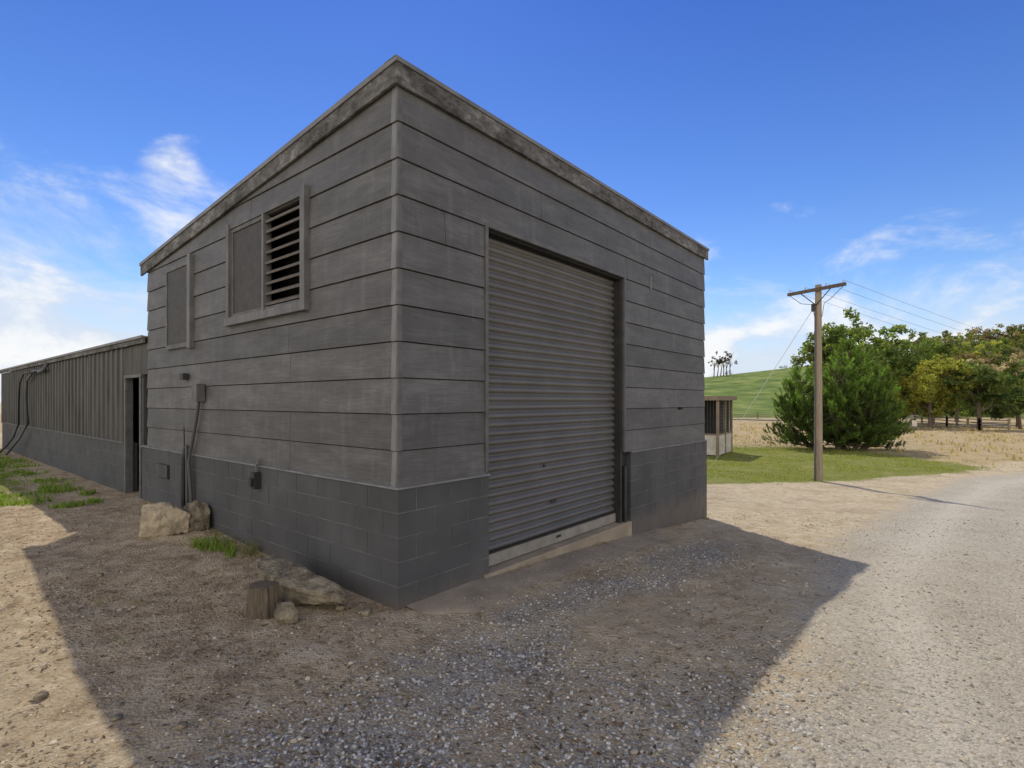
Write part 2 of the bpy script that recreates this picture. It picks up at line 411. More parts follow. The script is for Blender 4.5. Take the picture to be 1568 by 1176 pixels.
mb.box(.8,.83,6.14,10.5,-.3,2.6,M_dark); mb.box(.2,.8,10.4,10.5,-.3,2.6,M_dark)
mb.box(-.02,.0,10.2,10.26,1.05,2.5,M_black); mb.box(-.04,-.0,9.6,9.65,1.05,2.55,M_trim)
mb.build('doorway_frame',low)
mb=MB()
for a,b in ((6.14,10.3),(10.303,15.4),(15.403,20.8)): mb.box(-.075,-.045,a,b,2.60,2.69,M_fascia)
mb.box(-.10,-.075,6.14,20.85,2.675,2.715,M_ledge)
mb.hexa([(-.075,6.14,2.692),(6,6.14,2.40),(6,20.85,2.40),(-.075,20.85,2.692),(-.075,6.14,2.712),(6,6.14,2.42),(6,20.85,2.42),(-.075,20.85,2.712)],M_roof)
mb.build('roof_and_fascia',low)
mb=MB(); mb.box(.1,6,T1-.1,T1-.005,-.3,2.38,M_corr); mb.box(5.9,6,6.2,T1-.1,-.3,2.38,M_corr); mb.build('end_walls',low)
mb=MB()
P0=[(-.1,13.3,2.45),(-.12,14.6,2.46),(-.12,15.5,2.25),(-.12,15.6,1.7),(-.14,15.2,1.1),(-.2,15.8,.75),(-.25,16.6,.45),(-.35,16.9,.2)]
mb.tube(P0,.03,M_pvc); mb.tube([(p[0]-.05,p[1]+.8+.2*math.sin(i*2),p[2]-.03) for i,p in enumerate(P0)],.022,M_black)
mb.tube([(-.08,13.2,2.6),(-.12,13.25,2.45),(-.12,13.9,2.42)],.04,M_trim)
mb.build('hose_and_pipe',low,smooth=True)
mb=MB()
for t in (19.4,21.3,23.5): 
    x,y=L2W(-.9 if t<20 else -.8,t); mb.box(x-.06,x+.06,y-.06,y+.06,.0,1.35,M_wood)
x0,y0=L2W(-.85,19.4);x1,y1=L2W(-.8,26)
for z in (.5,.85,1.2): mb.tube([(x0,y0,z),(x1,y1,z)],.03,M_wood,4)
mb.build('timber_fence')

# ================= GROUND =================
def axis(lo,d0,d1,hi,h,g):
    a=list(np.arange(d0,d1,h)); st=h; v=a[-1]
    while v<hi: st*=g; v+=st; a.append(v)
    st=h; v=a[0]; b=[]
    while v>lo: st*=g; v-=st; b.append(v)
    return np.array(b[::-1]+a)
xs=axis(-900,-9,11,1100,.08,1.07); ys=axis(-40,.8,13,1200,.07,1.055)
X,Y=np.meshgrid(xs,ys); Z=ground_base(X,Y)
nx,ny=len(xs),len(ys)
nzv=np.array([ (noise.noise((x*.9,y*.9,0))*.035+noise.noise((x*3.1,y*3.1,5))*.018+noise.noise((x*9,y*9,9))*.013) for x,y in zip(X.ravel(),Y.ravel())]).reshape(X.shape)
nzm=np.array([ (noise.noise((x*.8,y*.8,3))+.6*noise.noise((x*2.4,y*2.4,7))) for x,y in zip(X.ravel(),Y.ravel())]).reshape(X.shape)
S=(X-CX)*UX+(Y-CY)*UY; T=-(X-CX)*UY+(Y-CY)*UX
far=sst((Y-40)/60)
near_wall=np.where((S>-.15)&(T>-.8),.2,1.0)
Z=Z+nzv*near_wall*(1+far*3)
def seg_mask(lo,hi,v,w): return sst((v-lo)/w+.5)*sst((hi-v)/w+.5)
le=np.array([(-4,-9),(-.5,-1),(1,2.0),(3.95,6.9),(10.5,13.9),(15.3,18.2),(22,21),(40,24),(90,26)])
ledge=np.interp(X,le[:,0],le[:,1])
re=np.array([(-4,-30),(4,-9),(8,2),(12.,8.5),(16,12.5),(22,15.5),(40,18.5),(90,20)])
redge=np.interp(X,re[:,0],re[:,1])
road=sst((ledge-Y)/2+.5)*sst((Y-redge)/2+.5)
bendy=np.interp(X,[-10,0,5,9,12,15.3,22,60],[16,16,15.6,16.8,18.0,19.3,22.2,26])
grass=sst((Y-bendy)/1.5+.5)*sst((31-Y)/5+.5)*sst((19-X)/4+.5)*sst((X-4)/2)*(S>7.2)
grass=np.maximum(grass,sst((Y-70)/30)*sst((X+5)/20))
bs=sst((-S-.6)/.6)*sst((T-7.8)/1.5)*.66*sst((S+4)/1.0); grass=np.maximum(grass,bs)
Tw=T+nzm*.34
blue=.66*seg_mask(-1.6-.5*sst(-S/1.5),-.66,Tw,.75)*sst((S+3.2)/1.5)*sst((6.6-S)/2.5)
blue=np.maximum(blue,.50*seg_mask(-3.4,-.8,Tw,1.2)*sst((1.6-S)/1.8)*sst((S+3.8)/1))
dirt=sst((.4-S)/.4)*sst((T+1.0)/.8)*sst((S+3.2)/1.5)
dirt=np.maximum(dirt,.7*sst((T+3.2)/1.6)*sst((-T+.3)/.3)*sst((S+2.5)/1)*sst((6.4-S)/1.2))
field=sst((Y-24)/6)*sst((100-Y)/40+.5)
field=np.maximum(field,sst((Y-ledge-1.5)/1.5)*sst((X-15)/3)*sst((70-Y)/20))
mid_=(ledge-Y)
track=np.exp(-((mid_-1.3)/.45)**2)+np.exp(-((mid_-3.6)/.55)**2)
mask=np.stack([grass,blue,dirt,road],-1).reshape(-1,4)
mask2=np.stack([field,far,np.clip(track*road,0,1),field*0+1],-1).reshape(-1,4)
V=np.stack([X,Y,Z],-1).reshape(-1,3)
idx=np.arange(nx*ny).reshape(ny,nx)
Fq=np.stack([idx[:-1,:-1],idx[:-1,1:],idx[1:,1:],idx[1:,:-1]],-1).reshape(-1,4)
rc=road.ravel()[Fq].mean(1)>.5

def ground_mat():
    m,nt,b=newmat('ground_surface'); v=coords(nt)
    a1=N(nt,'ShaderNodeAttribute',attribute_name='mask'); a2=N(nt,'ShaderNodeAttribute',attribute_name='mask2')
    sp=N(nt,'ShaderNodeSeparateColor'); nt.links.new(a1.outputs['Color'],sp.inputs[0])
    sp2=N(nt,'ShaderNodeSeparateColor'); nt.links.new(a2.outputs['Color'],sp2.inputs[0])
    n1=noise_n(nt,v,1.1,7,.65); n2=noise_n(nt,v,7,7,.7); n3=noise_n(nt,v,42,5,.75); n4=noise_n(nt,v,.12,8,.65); n5=noise_n(nt,v,2.6,6,.7,.4)
    edge=math_n(nt,'ADD',math_n(nt,'MULTIPLY',math_n(nt,'SUBTRACT',n2,.5),1.1),math_n(nt,'MULTIPLY',math_n(nt,'SUBTRACT',n1,.5),1.3))
    def fac(mk,lo=.35,hi=.65): return maprange(nt,math_n(nt,'ADD',mk,edge),lo,hi)
    vor=N(nt,'ShaderNodeTexVoronoi'); vor.inputs['Scale'].default_value=50; nt.links.new(v,vor.inputs['Vector'])
    vb=N(nt,'ShaderNodeTexVoronoi'); vb.inputs['Scale'].default_value=95; nt.links.new(v,vb.inputs['Vector'])
    cellb=N(nt,'ShaderNodeSeparateColor'); nt.links.new(vor.outputs['Color'],cellb.inputs[0])
    cb2=N(nt,'ShaderNodeSeparateColor'); nt.links.new(vb.outputs['Color'],cb2.inputs[0])
    sand=ramp(nt,n2,[(.30,(.38,.29,.17)),(.5,(.58,.47,.305)),(.70,(.72,.61,.43))])
    sand=mixc(nt,maprange(nt,n1,.46,.64,0,.65),sand,(.40,.30,.18))
    sand=mixc(nt,maprange(nt,n5,.55,.68,0,.5),sand,(.31,.23,.14))
    sand=mixc(nt,maprange(nt,cb2.outputs[0],.6,1,0,.6),sand,ramp(nt,cb2.outputs[1],[(0,(.22,.18,.12)),(1,(.68,.60,.45))]))
    roadc=ramp(nt,n1,[(.3,(.41,.35,.26)),(.7,(.55,.485,.37))])
    roadc=mixc(nt,math_n(nt,'MULTIPLY',sp2.outputs[2],.6),roadc,(.68,.61,.48))
    roadc=mixc(nt,maprange(nt,cellb.outputs[0],.25,1,0,.8),roadc,ramp(nt,cellb.outputs[1],[(0,(.19,.175,.14)),(.5,(.44,.40,.32)),(1,(.70,.64,.52))]))
    dirtc=ramp(nt,n2,[(.30,(.27,.195,.112)),(.5,(.46,.35,.215)),(.70,(.64,.515,.345))])
    dirtc=mixc(nt,maprange(nt,n5,.50,.66,0,.6),dirtc,(.22,.15,.085))
    dirtc=mixc(nt,maprange(nt,n5,.47,.34,0,.6),dirtc,(.66,.54,.37))
    dirtc=mixc(nt,maprange(nt,n3,.52,.68,0,.55),dirtc,(.18,.12,.068))
    dirtc=mixc(nt,maprange(nt,cb2.outputs[0],.72,1,0,.65),dirtc,(.54,.46,.34))
    grav=ramp(nt,cellb.outputs[2],[(0,(.15,.138,.118)),(.5,(.34,.315,.27)),(1,(.56,.525,.45))])
    grassc=ramp(nt,n3,[(.3,(.13,.155,.03)),(.7,(.27,.28,.07))])
    grassc=mixc(nt,maprange(nt,n1,.45,.7,0,.6),grassc,(.36,.30,.13))
    hillc=ramp(nt,n4,[(.35,(.085,.125,.028)),(.5,(.14,.19,.042)),(.65,(.25,.26,.08))])
    grassc=mixc(nt,sp2.outputs[1],grassc,hillc)
    fieldc=ramp(nt,n2,[(.3,(.33,.23,.12)),(.5,(.48,.36,.20)),(.72,(.58,.47,.30))])
    fieldc=mixc(nt,maprange(nt,n1,.5,.62,0,.7),fieldc,(.26,.235,.09))
    c=sand
    c=mixc(nt,fac(a1.outputs['Alpha'],.2,.8),c,roadc)
    c=mixc(nt,fac(sp.outputs[2],.25,.95),c,dirtc)
    c=mixc(nt,fac(sp.outputs[1],.30,1.0),c,grav)
    c=mixc(nt,fac(sp2.outputs[0]),c,fieldc)
    c=mixc(nt,fac(sp.outputs[0]),c,grassc)
    nt.links.new(c,b.inputs['Base Color']); b.inputs['Roughness'].default_value=.95; b.inputs['Specular IOR Level'].default_value=.1
    h=math_n(nt,'ADD',math_n(nt,'MULTIPLY',n3,.6),math_n(nt,'SUBTRACT',math_n(nt,'MULTIPLY',n2,1.2),math_n(nt,'MULTIPLY',vor.outputs['Distance'],.5)))
    bump(nt,b,h,1.0,.035); return m
M_ground=ground_mat()
def ground_part(name,F):
    used=np.unique(F); rem=np.full(len(V),-1); rem[used]=np.arange(len(used))
    me=bpy.data.meshes.new(name); me.from_pydata(V[used].tolist(),[],rem[F].tolist())
    for nm,mk in (('mask',mask),('mask2',mask2)):
        a=me.attributes.new(nm,'FLOAT_COLOR','POINT'); a.data.foreach_set('color',mk[used].ravel().astype(float))
    me.materials.append(M_ground); me.polygons.foreach_set('use_smooth',[True]*len(F)); me.update()
    ob=bpy.data.objects.new(name,me); scene.collection.objects.link(ob)
ground_part('ground',Fq[~rc]); ground_part('gravel_road',Fq[rc])

def surf(x,y):
    i=min(max(int(np.searchsorted(xs,x))-1,0),nx-2); j=min(max(int(np.searchsorted(ys,y))-1,0),ny-2)
    fx=(x-xs[i])/(xs[i+1]-xs[i]); fy=(y-ys[j])/(ys[j+1]-ys[j])
    return (Z[j,i]*(1-fx)+Z[j,i+1]*fx)*(1-fy)+(Z[j+1,i]*(1-fx)+Z[j+1,i+1]*fx)*fy
def surfv(x,y):
    i=np.clip(np.searchsorted(xs,x)-1,0,nx-2); j=np.clip(np.searchsorted(ys,y)-1,0,ny-2)
    fx=(x-xs[i])/(xs[i+1]-xs[i]); fy=(y-ys[j])/(ys[j+1]-ys[j])
    return (Z[j,i]*(1-fx)+Z[j,i+1]*fx)*(1-fy)+(Z[j+1,i]*(1-fx)+Z[j+1,i+1]*fx)*fy
# concrete apron
mb=MB(); n=100; P=[]
for i in range(n+1):
    s=.06+4.85*i/n
    w=-.56-.10*noise.noise((s*1.3,0,0))-.06*noise.noise((s*6,3,0))-.04*noise.noise((s*20,3,0))
    w*=min(1,.45+(s-.06)/.6)
    if s>4.0: w*=max(.1,(4.95-s)/.95)
    for k,(tt,dz) in enumerate(((-.0,.016),(w*.5,.010),(w*.9,.004),(w,-.02))):
        x,y=L2W(s,tt); P.append((x,y,gz(x,y)+dz))
mb.poly(P,[(i*4+k,i*4+k+1,(i+1)*4+k+1,(i+1)*4+k) for i in range(n) for k in range(3)],M_conc)
mb.build('concrete_apron',smooth=True)

# ---------------- gravel stones ----------------
ph=(1+5**.5)/2
ico=np.array([(-1,ph,0),(1,ph,0),(-1,-ph,0),(1,-ph,0),(0,-1,ph),(0,1,ph),(0,-1,-ph),(0,1,-ph),(ph,0,-1),(ph,0,1),(-ph,0,-1),(-ph,0,1)])/1.9
icf=np.array([(0,11,5),(0,5,1),(0,1,7),(0,7,10),(0,10,11),(1,5,9),(5,11,4),(11,10,2),(10,7,6),(7,1,8),(3,9,4),(3,4,2),(3,2,6),(3,6,8),(3,8,9),(4,9,5),(2,4,11),(6,2,10),(8,6,7),(9,8,1)])
def stones(name,xy,size,cols,zoff=0):
    n=len(xy); base=ico[None]*rng.uniform(.7,1.25,(n,12,1))
    sc=rng.uniform(.6,1.2,(n,1,3))*size[:,None,None]; sc[:,:,2]*=.65
    v=base*sc; a=rng.uniform(0,6.28,n); c,s_=np.cos(a)[:,None],np.sin(a)[:,None]
    x=v[:,:,0]*c-v[:,:,1]*s_; y=v[:,:,0]*s_+v[:,:,1]*c
    z=v[:,:,2]+surfv(xy[:,0],xy[:,1])[:,None]+size[:,None]*.15+zoff
    Vv=np.stack([x+xy[:,:1],y+xy[:,1:2],z],-1).reshape(-1,3)
    Ff=(icf[None]+np.arange(n)[:,None,None]*12).reshape(-1,3)
    npmesh(name,Vv,Ff,M_stone,np.repeat(cols,12,0))
def maskat(M,xy):
    i=np.clip(np.searchsorted(xs,xy[:,0])-1,0,nx-2); j=np.clip(np.searchsorted(ys,xy[:,1])-1,0,ny-2); return M[j,i]
def outside(xy,m=.05,ap=.46):
    s=(xy[:,0]-CX)*UX+(xy[:,1]-CY)*UY; t=-(xy[:,0]-CX)*UY+(xy[:,1]-CY)*UX
    return ~((s>-m)&(t>-m))&~((s>.2)&(s<4.8)&(t>-ap))
def cand(n):
    d=2.0+ (rng.random(n)**1.6)*9; r=rng.uniform(-1.02,1.02,n); return np.stack([r*d,d],1)
xy=cand(80000); bm=maskat(blue+.35*nzm*(blue>.04),xy); keep=(rng.random(len(xy))<np.clip(bm*1.1,0,1)**1.7*.8)&outside(xy); xy=xy[keep][:11000]
sz=rng.uniform(.004,.013,len(xy))*(1+.04*xy[:,1]); g=rng.uniform(.16,.56,(len(xy),1))*np.array([[1,.94,.83]])
stones('gravel_strip',xy,sz,g)
xy=cand(28000); keep=outside(xy)&(rng.random(len(xy))<.55+.5*maskat(nzm,xy)); xy=xy[keep]
sz=rng.uniform(.002,.009,len(xy))*(1+.07*xy[:,1])*np.where(rng.random(len(xy))<.03,2.0,1); g=rng.uniform(.25,1.2,(len(xy),1))*np.array([[.50,.42,.30]])
stones('loose_stones',xy,sz,g)
# few stones strewn over the apron and clods along the wall
n=500; s_=rng.uniform(.1,4.8,n); t_=-rng.uniform(.12,.6,n)**1.0; xy=np.stack(L2W(s_,t_),1)
stones('apron_grit',xy,rng.uniform(.003,.009,n),rng.uniform(.3,1.1,(n,1))*np.array([[.46,.39,.29]]),.012)
n=13000; d=2.4+rng.random(n)**1.2*5.5; r=rng.uniform(-1.0,.5,n); xy=np.stack([r*d,d],1)
k=outside(xy)&(rng.random(n)<.12+.9*np.clip(maskat(dirt,xy)*(.5+1.3*maskat(nzm,xy)),0,1)); xy=xy[k]; n=len(xy)
a=rng.uniform(0,6.28,n); L=rng.uniform(.008,.03,n); W=rng.uniform(.003,.008,n); z=surfv(xy[:,0],xy[:,1])+.004
dx,dy=np.cos(a)*L,np.sin(a)*L; wx,wy=-np.sin(a)*W,np.cos(a)*W; tl=rng.uniform(-.008,.010,n)
Vv=np.stack([np.stack([xy[:,0]-dx,xy[:,1]-dy,z],1),np.stack([xy[:,0]+wx,xy[:,1]+wy,z+abs(tl)*.6],1),np.stack([xy[:,0]+dx,xy[:,1]+dy,z+tl],1),np.stack([xy[:,0]-wx,xy[:,1]-wy,z+.002],1)],1).reshape(-1,3)
npmesh('dry_leaf_litter',Vv,np.arange(n*4).reshape(-1,4),M_stone,np.repeat(rng.uniform(.3,1.7,(n,1))*np.array([[.20,.135,.072]]),4,0))

# ---------------- rocks & stump ----------------
def rock(name,x,y,w,h,dp,seed,mat,rz=0,cubic=.5,planes=9,sink=.40,tilt=0):
    R_=np.random.default_rng(int(seed*10))
    bpy.ops.mesh.primitive_ico_sphere_add(subdivisions=5,radius=1); o=bpy.context.object; o.name=name
    pl=[]
    for i in range(planes):
        nn=Vector(R_.normal(size=3)).normalized(); pl.append((nn,R_.uniform(.62,.86)))
    for v in o.data.vertices:
        c=v.co.normalized(); m=max(abs(c.x),abs(c.y),abs(c.z)); c=c*(1-cubic)+c/m*cubic*.85
        for nn,dd in pl:
            e=c.dot(nn)
            if e>dd: c=c-nn*(e-dd)*.93
        q=c+Vector((seed*3.1,seed,0)); k=1+.14*noise.noise(q*1.2)+.08*noise.noise(q*3.5)+.05*noise.noise(q*8)+.025*noise.noise(q*22)
        v.co=Vector((c.x*w/2*k,c.y*dp/2*k,c.z*h/2*k))
    o.rotation_euler=(0,tilt,rz); o.location=(x,y,surf(x,y)+h*sink); o.data.materials.append(mat)
    o.data.polygons.foreach_set('use_smooth',[True]*len(o.data.polygons))
def rockpx(name,px,py,w,h,dp,seed,mat,rz=0,cubic=.5,z0=.1,**k):
    d=(1.7-z0)*814/(py-614); rock(name,(px-784)/814*d,d+dp*.4,w,h,dp,seed,mat,rz,cubic,**k)
rockpx('limestone_block_rock',243,822,.58,.44,.42,1.3,M_rock,.35,.9,planes=5)
rockpx('limestone_block_rock',291,815,.32,.40,.32,4.2,M_rock2,.6,.8)
rock('lichen_slab_rock',-1.90,4.60,1.42,.26,.32,7.7,M_rock2,-.66,.85,planes=5,tilt=.05)
rockpx('small_rock',434,938,.19,.18,.16,2.2,M_rock2,.3,.5)
for i,(px,py,w) in enumerate(((55,1045,.07),(175,1075,.05),(275,1092,.05),(560,925,.09),(150,880,.06),(520,915,.08))):
    rockpx('small_rock',px,py,w,w*.6,w,i+11,M_rock2,planes=5)
d=1.65*814/(938-614); x=(394-784)/814*d; z=surf(x,d+.1)
mb=MB(); nn=28
ringz=[-.05,0,.05,.10,.15,.2,.232,.237]; rr=[.138,.130,.122,.118,.114,.112,.108,.09]
pv=[]; 
for zz,r0 in zip(ringz,rr):
    for j in range(nn):
        a=6.283*j/nn; r=r0*(1+.12*noise.noise((math.cos(a)*2,math.sin(a)*2,zz*2))+.05*math.sin(j*2.7)+.05*noise.noise((a*4,zz*25,2))); pv.append((x+r*math.cos(a),d+.1+r*math.sin(a),z+zz+.015*noise.noise((a,zz,8))))
pf=[(i*nn+j,i*nn+(j+1)%nn,(i+1)*nn+(j+1)%nn,(i+1)*nn+j) for i in range(len(rr)-1) for j in range(nn)]+[tuple(range((len(rr)-1)*nn,len(rr)*nn))]
mb.poly(pv,pf,M_stump); mb.build('tree_stump')

# ---------------- grass tufts ----------------
def blades(name,cx,cy,n_,hmin,hmax,w,c0,c1,zf=surfv,lean=.5):
    n=len(cx); h=rng.uniform(hmin,hmax,n); a=rng.uniform(0,6.28,n); l=rng.uniform(.1,lean,n)*h; b=a+rng.uniform(-1,1,n)
    z=zf(cx,cy)-.01; wx,wy=np.cos(a)*w/2,np.sin(a)*w/2; dx,dy=-np.sin(b)*l,np.cos(b)*l
    p0=np.stack([cx-wx,cy-wy,z],1);p1=np.stack([cx+wx,cy+wy,z],1)
    p2=np.stack([cx+wx*.8+dx*.4,cy+wy*.8+dy*.4,z+h*.6],1);p3=np.stack([cx-wx*.8+dx*.4,cy-wy*.8+dy*.4,z+h*.6],1)
    p4=np.stack([cx+dx,cy+dy,z+h],1)
    Vv=np.stack([p0,p1,p2,p3,p4],1).reshape(-1,3); o=np.arange(n)*5
    Fl=[[k,k+1,k+2,k+3] for k in o]+[[k+3,k+2,k+4] for k in o]
    u=rng.random((n,1)); col=np.array(c0)*(1-u)+np.array(c1)*u
    npmesh(name,Vv,Fl,M_grass,np.repeat(col,5,0))
def disc(cx,cy,r,n,ax=1):
    a=rng.uniform(0,6.28,n); q=r*np.sqrt(rng.random(n)); return cx+np.cos(a)*q*ax,cy+np.sin(a)*q
G0,G1=(.10,.17,.025),(.27,.34,.06)
def multi(name,lst,h0,h1,w,c0=G0,c1=G1,lean=.7):
    A=[disc(*p) for p in lst]; blades(name,np.concatenate([a[0] for a in A]),np.concatenate([a[1] for a in A]),0,h0,h1,w,c0,c1,lean=lean)
multi('weed_patch',[(-3.5,6.05,.16,130),(-3.3,5.95,.16,130),(-3.1,5.8,.08,60),(-3.0,5.65,.06,30)],.03,.14,.012,lean=1.1)
x,y=L2W(-.14,2.35); multi('weed_patch',[(x,y,.10,70)],.05,.20,.008,(.14,.14,.05),(.26,.23,.11),lean=1)
x,y=((185-784)/814*3.75,3.75); multi('weed_patch',[(x,y,.06,40)],.01,.03,.006)
lst=[]
for i in range(150):
    s=-rng.uniform(.4,3.4); t=rng.uniform(7.2,20); x,y=L2W(s,t); lst.append((x,y,rng.uniform(.08,.5),100))
for i in range(12):
    x=rng.uniform(-7.8,-6.3); lst.append((x,7.9+rng.uniform(-.25,.35),rng.uniform(.06,.22),80))
multi('grass_verge',lst,.03,.12,.014,lean=1)
lst=[(-3.4,4.45,.1,40),(-3.1,4.4,.06,20)]
for i in range(30):
    s=rng.uniform(1.2,6.8); x,y=L2W(s,-.06-.05*rng.random()); lst.append((x,y,.05,10))
for i in range(30):
    x,y=L2W(-.10,rng.uniform(.5,6)); lst.append((x,y,.06,12))
multi('wall_base_weeds',lst,.02,.08,.006,(.16,.13,.05),(.32,.26,.12),lean=1)
n=70000; x=rng.uniform(4,24,n); y=rng.uniform(15,33,n); p=maskat(grass,np.stack([x,y],1)); nzp=np.array([noise.noise((a*.7,b*.7,2)) for a,b in zip(x,y)])
k=(rng.random(n)<p*(.5+1.5*nzp)); blades('lawn_grass',x[k],y[k],0,.02,.07,.03,(.17,.19,.035),(.38,.38,.09))
n=14000; x=rng.uniform(8,60,n); y=rng.uniform(18,62,n); p=maskat(field*(1-grass)*(1-road),np.stack([x,y],1)); nzp=np.array([noise.noise((a*.35,b*.35,6)) for a,b in zip(x,y)])
k=(rng.random(n)<p*(.25+1.5*nzp)); blades('dry_field_grass',x[k],y[k],0,.10,.30,.09,(.32,.22,.10),(.52,.41,.23),lean=.9)

# ---------------- trees ----------------
def leafmesh(name,cent,cr,ccol,nl,ls,parent):
    K=len(cent); d=rng.normal(size=(K,nl,3)); d/=np.linalg.norm(d,axis=2,keepdims=True)
    r=cr[:,None,None]*(rng.random((K,nl,1))**.6)*rng.uniform(.5,1.5,(K,1,3))
    P=(cent[:,None]+d*r*np.array([1,1,.8])).reshape(-1,3); n=len(P)
    a=rng.normal(size=(n,3)); a/=np.linalg.norm(a,axis=1,keepdims=True); b=np.cross(a,rng.normal(size=(n,3))); b/=np.linalg.norm(b,axis=1,keepdims=True)
    s=ls*rng.uniform(.5,1.3,(n,1)); 
    Vv=np.stack([P-a*s,P+b*s*.55,P+a*s,P-b*s*.55],1).reshape(-1,3)
    Ff=np.arange(n*4).reshape(-1,4)
    col=np.repeat(ccol,nl,0)*rng.uniform(.6,1.4,(n,1))
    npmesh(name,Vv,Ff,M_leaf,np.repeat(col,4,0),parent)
def tree(name,x,y,h,w,col,crown_base=.25,K=90,nl=90,ls=.2,tr=.25,lobes=6,fill=1.0,branchy=0):
    z=surf(x,y)
    e=empty(name,(x,y,z)); mb=MB(); 
    lob=[]
    for i in range(lobes):
        a=6.28*i/lobes+rng.uniform(-.4,.4); q=rng.uniform(.2,.36)*w; zz=h*(crown_base+(1-crown_base)*rng.uniform(.25,.72))
        lob.append((q*math.cos(a),q*math.sin(a),zz,rng.uniform(.15,.24)*w))
    lob.append((rng.uniform(-.08,.08)*w,0,h*.80,w*.2)); lob.append((rng.uniform(-.1,.1)*w,0,h*(crown_base+.25),w*.26)); lob.append((rng.uniform(-.15,.15)*w,0,h*.62,w*.24))
    C=[];
    for i in range(K):
        l=lob[rng.integers(len(lob))]; d=rng.normal(size=3); d/=np.linalg.norm(d); r=l[3]*rng.uniform(.4,1.1)
        p=np.array([l[0]+d[0]*r,l[1]+d[1]*r,l[2]+d[2]*r])
        p[2]=min(max(p[2],h*crown_base*.8),h*.98); C.append(p)
    C=np.array(C); cr=rng.uniform(.045,.10,K)*w*fill
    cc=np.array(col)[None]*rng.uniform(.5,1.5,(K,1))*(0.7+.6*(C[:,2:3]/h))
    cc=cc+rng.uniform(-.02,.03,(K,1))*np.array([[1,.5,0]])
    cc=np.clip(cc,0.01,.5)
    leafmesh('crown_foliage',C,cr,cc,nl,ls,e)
    top=Vector((rng.uniform(-.2,.2),rng.uniform(-.2,.2),h*.75))
    mb.tube([(0,0,-.3),(0,0,h*.1),(top.x*.5,top.y*.5,h*.4),top],[tr*1.3,tr,tr*.7,tr*.2],M_bark,7)
    for i in range(int(14+branchy)):
        p=C[rng.integers(K)]; q=Vector((top.x*.4,top.y*.4,max(h*.12,p[2]*.5))); m=(q+Vector(p))*.5+Vector((0,0,h*.04))
        mb.tube([q,m,Vector(p)],[tr*.4,tr*.25,tr*.06],M_bark,5)
    mb.build('trunk_and_limbs',e)
def atpx(px,d): return ((px-784)/814*d,d)
Gd=(.125,.165,.04); Gy=(.25,.25,.05); Gk=(.10,.135,.04); Gb=(.25,.19,.10)
x,y=atpx(1300,58); tree('poplar_tree',x,y,12.5,11,Gd,.10,210,85,.20,.3)
x,y=atpx(1370,62); tree('poplar_tree',x,y,12.5,11,Gd,.10,210,85,.20,.3)
x,y=atpx(1425,52); tree('yellow_green_tree',x,y,7.2,7.2,Gy,.12,140,85,.15,.2)
x,y=atpx(1400,66); tree('yellow_green_tree',x,y,7.6,6.5,Gy,.1,90,80,.2,.2)
x,y=atpx(1500,50); tree('walnut_tree',x,y,6.0,7.0,Gk,.25,130,85,.15,.2)
x,y=atpx(1560,52); tree('walnut_tree',x,y,6.3,6.0,Gk,.27,115,85,.15,.2)
x,y=atpx(1465,70); tree('walnut_tree',x,y,8,7,Gd,.2,90,80,.2,.2)
x,y=atpx(1620,55); tree('walnut_tree',x,y,6.6,6,Gk,.3,80,70,.16,.2)
for px,d,h in ((1520,82,10.8),(1560,86,12),(1490,90,11),(1590,84,11)):
    x,y=atpx(px,d); tree('thin_autumn_tree',x,y,h,7.5,(.32,.25,.16),.2,60,30,.18,.15,branchy=30,fill=.9)
C=[];cr=[];cc=[]; mb=MB()
for i in range(95):
    px=rng.uniform(1400,1650); d=rng.uniform(165,235); x,y=atpx(px,d); z=surf(x,y); h=rng.uniform(9,15)
    base=np.array([Gd,Gb,Gy,Gd,(.17,.17,.06)][rng.integers(5)])*rng.uniform(.7,1.3)
    for k in range(14):
        C.append((x+rng.normal()*2.6,y+rng.normal()*2.6,z+h*rng.uniform(.2,1))); cr.append(rng.uniform(1.0,2.0)); cc.append(base*rng.uniform(.5,1.5))
    mb.tube([(x,y,z-.5),(x,y,z+h*.8)],[.35,.1],M_bark,5)
e=empty('distant_tree_belt'); mb.build('trunks',e); leafmesh('belt_foliage',np.array(C),np.array(cr),np.clip(np.array(cc),.01,.5),45,.5,e)
C=[];cr=[];cc=[]
for i in range(70):
    px=rng.uniform(1235,1560); d=rng.uniform(85,110); x,y=atpx(px,d); z=surf(x,y); h=rng.uniform(3,6.5)
    for k in range(8):
        C.append((x+rng.normal()*1.6,y+rng.normal()*1.6,z+h*rng.uniform(.1,1))); cr.append(rng.uniform(.8,1.4)); cc.append(np.array(Gd)*rng.uniform(.5,1.5))
e=empty('distant_hedge'); leafmesh('hedge_foliage',np.array(C),np.array(cr),np.array(cc),40,.32,e)
C=[];cr=[];cc=[]; mb=MB()
for i in range(6):
    px=1093+i*5; d=255; x,y=atpx(px,d); z=surf(x,y); h=10.5+rng.uniform(-2,2)
    mb.tube([(x,y,z-1),(x+rng.normal()*.8,y,z+h*.85)],[.3,.12],M_bark,5)
    for k in range(4): mb.tube([(x,y,z+h*rng.uniform(.3,.6)),(x+rng.normal()*1.8,y,z+h*rng.uniform(.6,1))],[.15,.06],M_bark,4)
    for k in range(7): C.append((x+rng.normal()*1.3,y+rng.normal(),z+h*rng.uniform(.6,1))); cr.append(rng.uniform(.5,1.1)); cc.append((.07,.07,.04))
for px in (1196,1203,1112,1118):
    x,y=atpx(px,262); z=surf(x,y); C.append((x,y,z+1)); cr.append(1.2); cc.append((.07,.08,.03))
e=empty('hilltop_tree_clump'); mb.build('trunks',e); leafmesh('clump_foliage',np.array(C),np.array(cr),np.array(cc),35,.32,e)

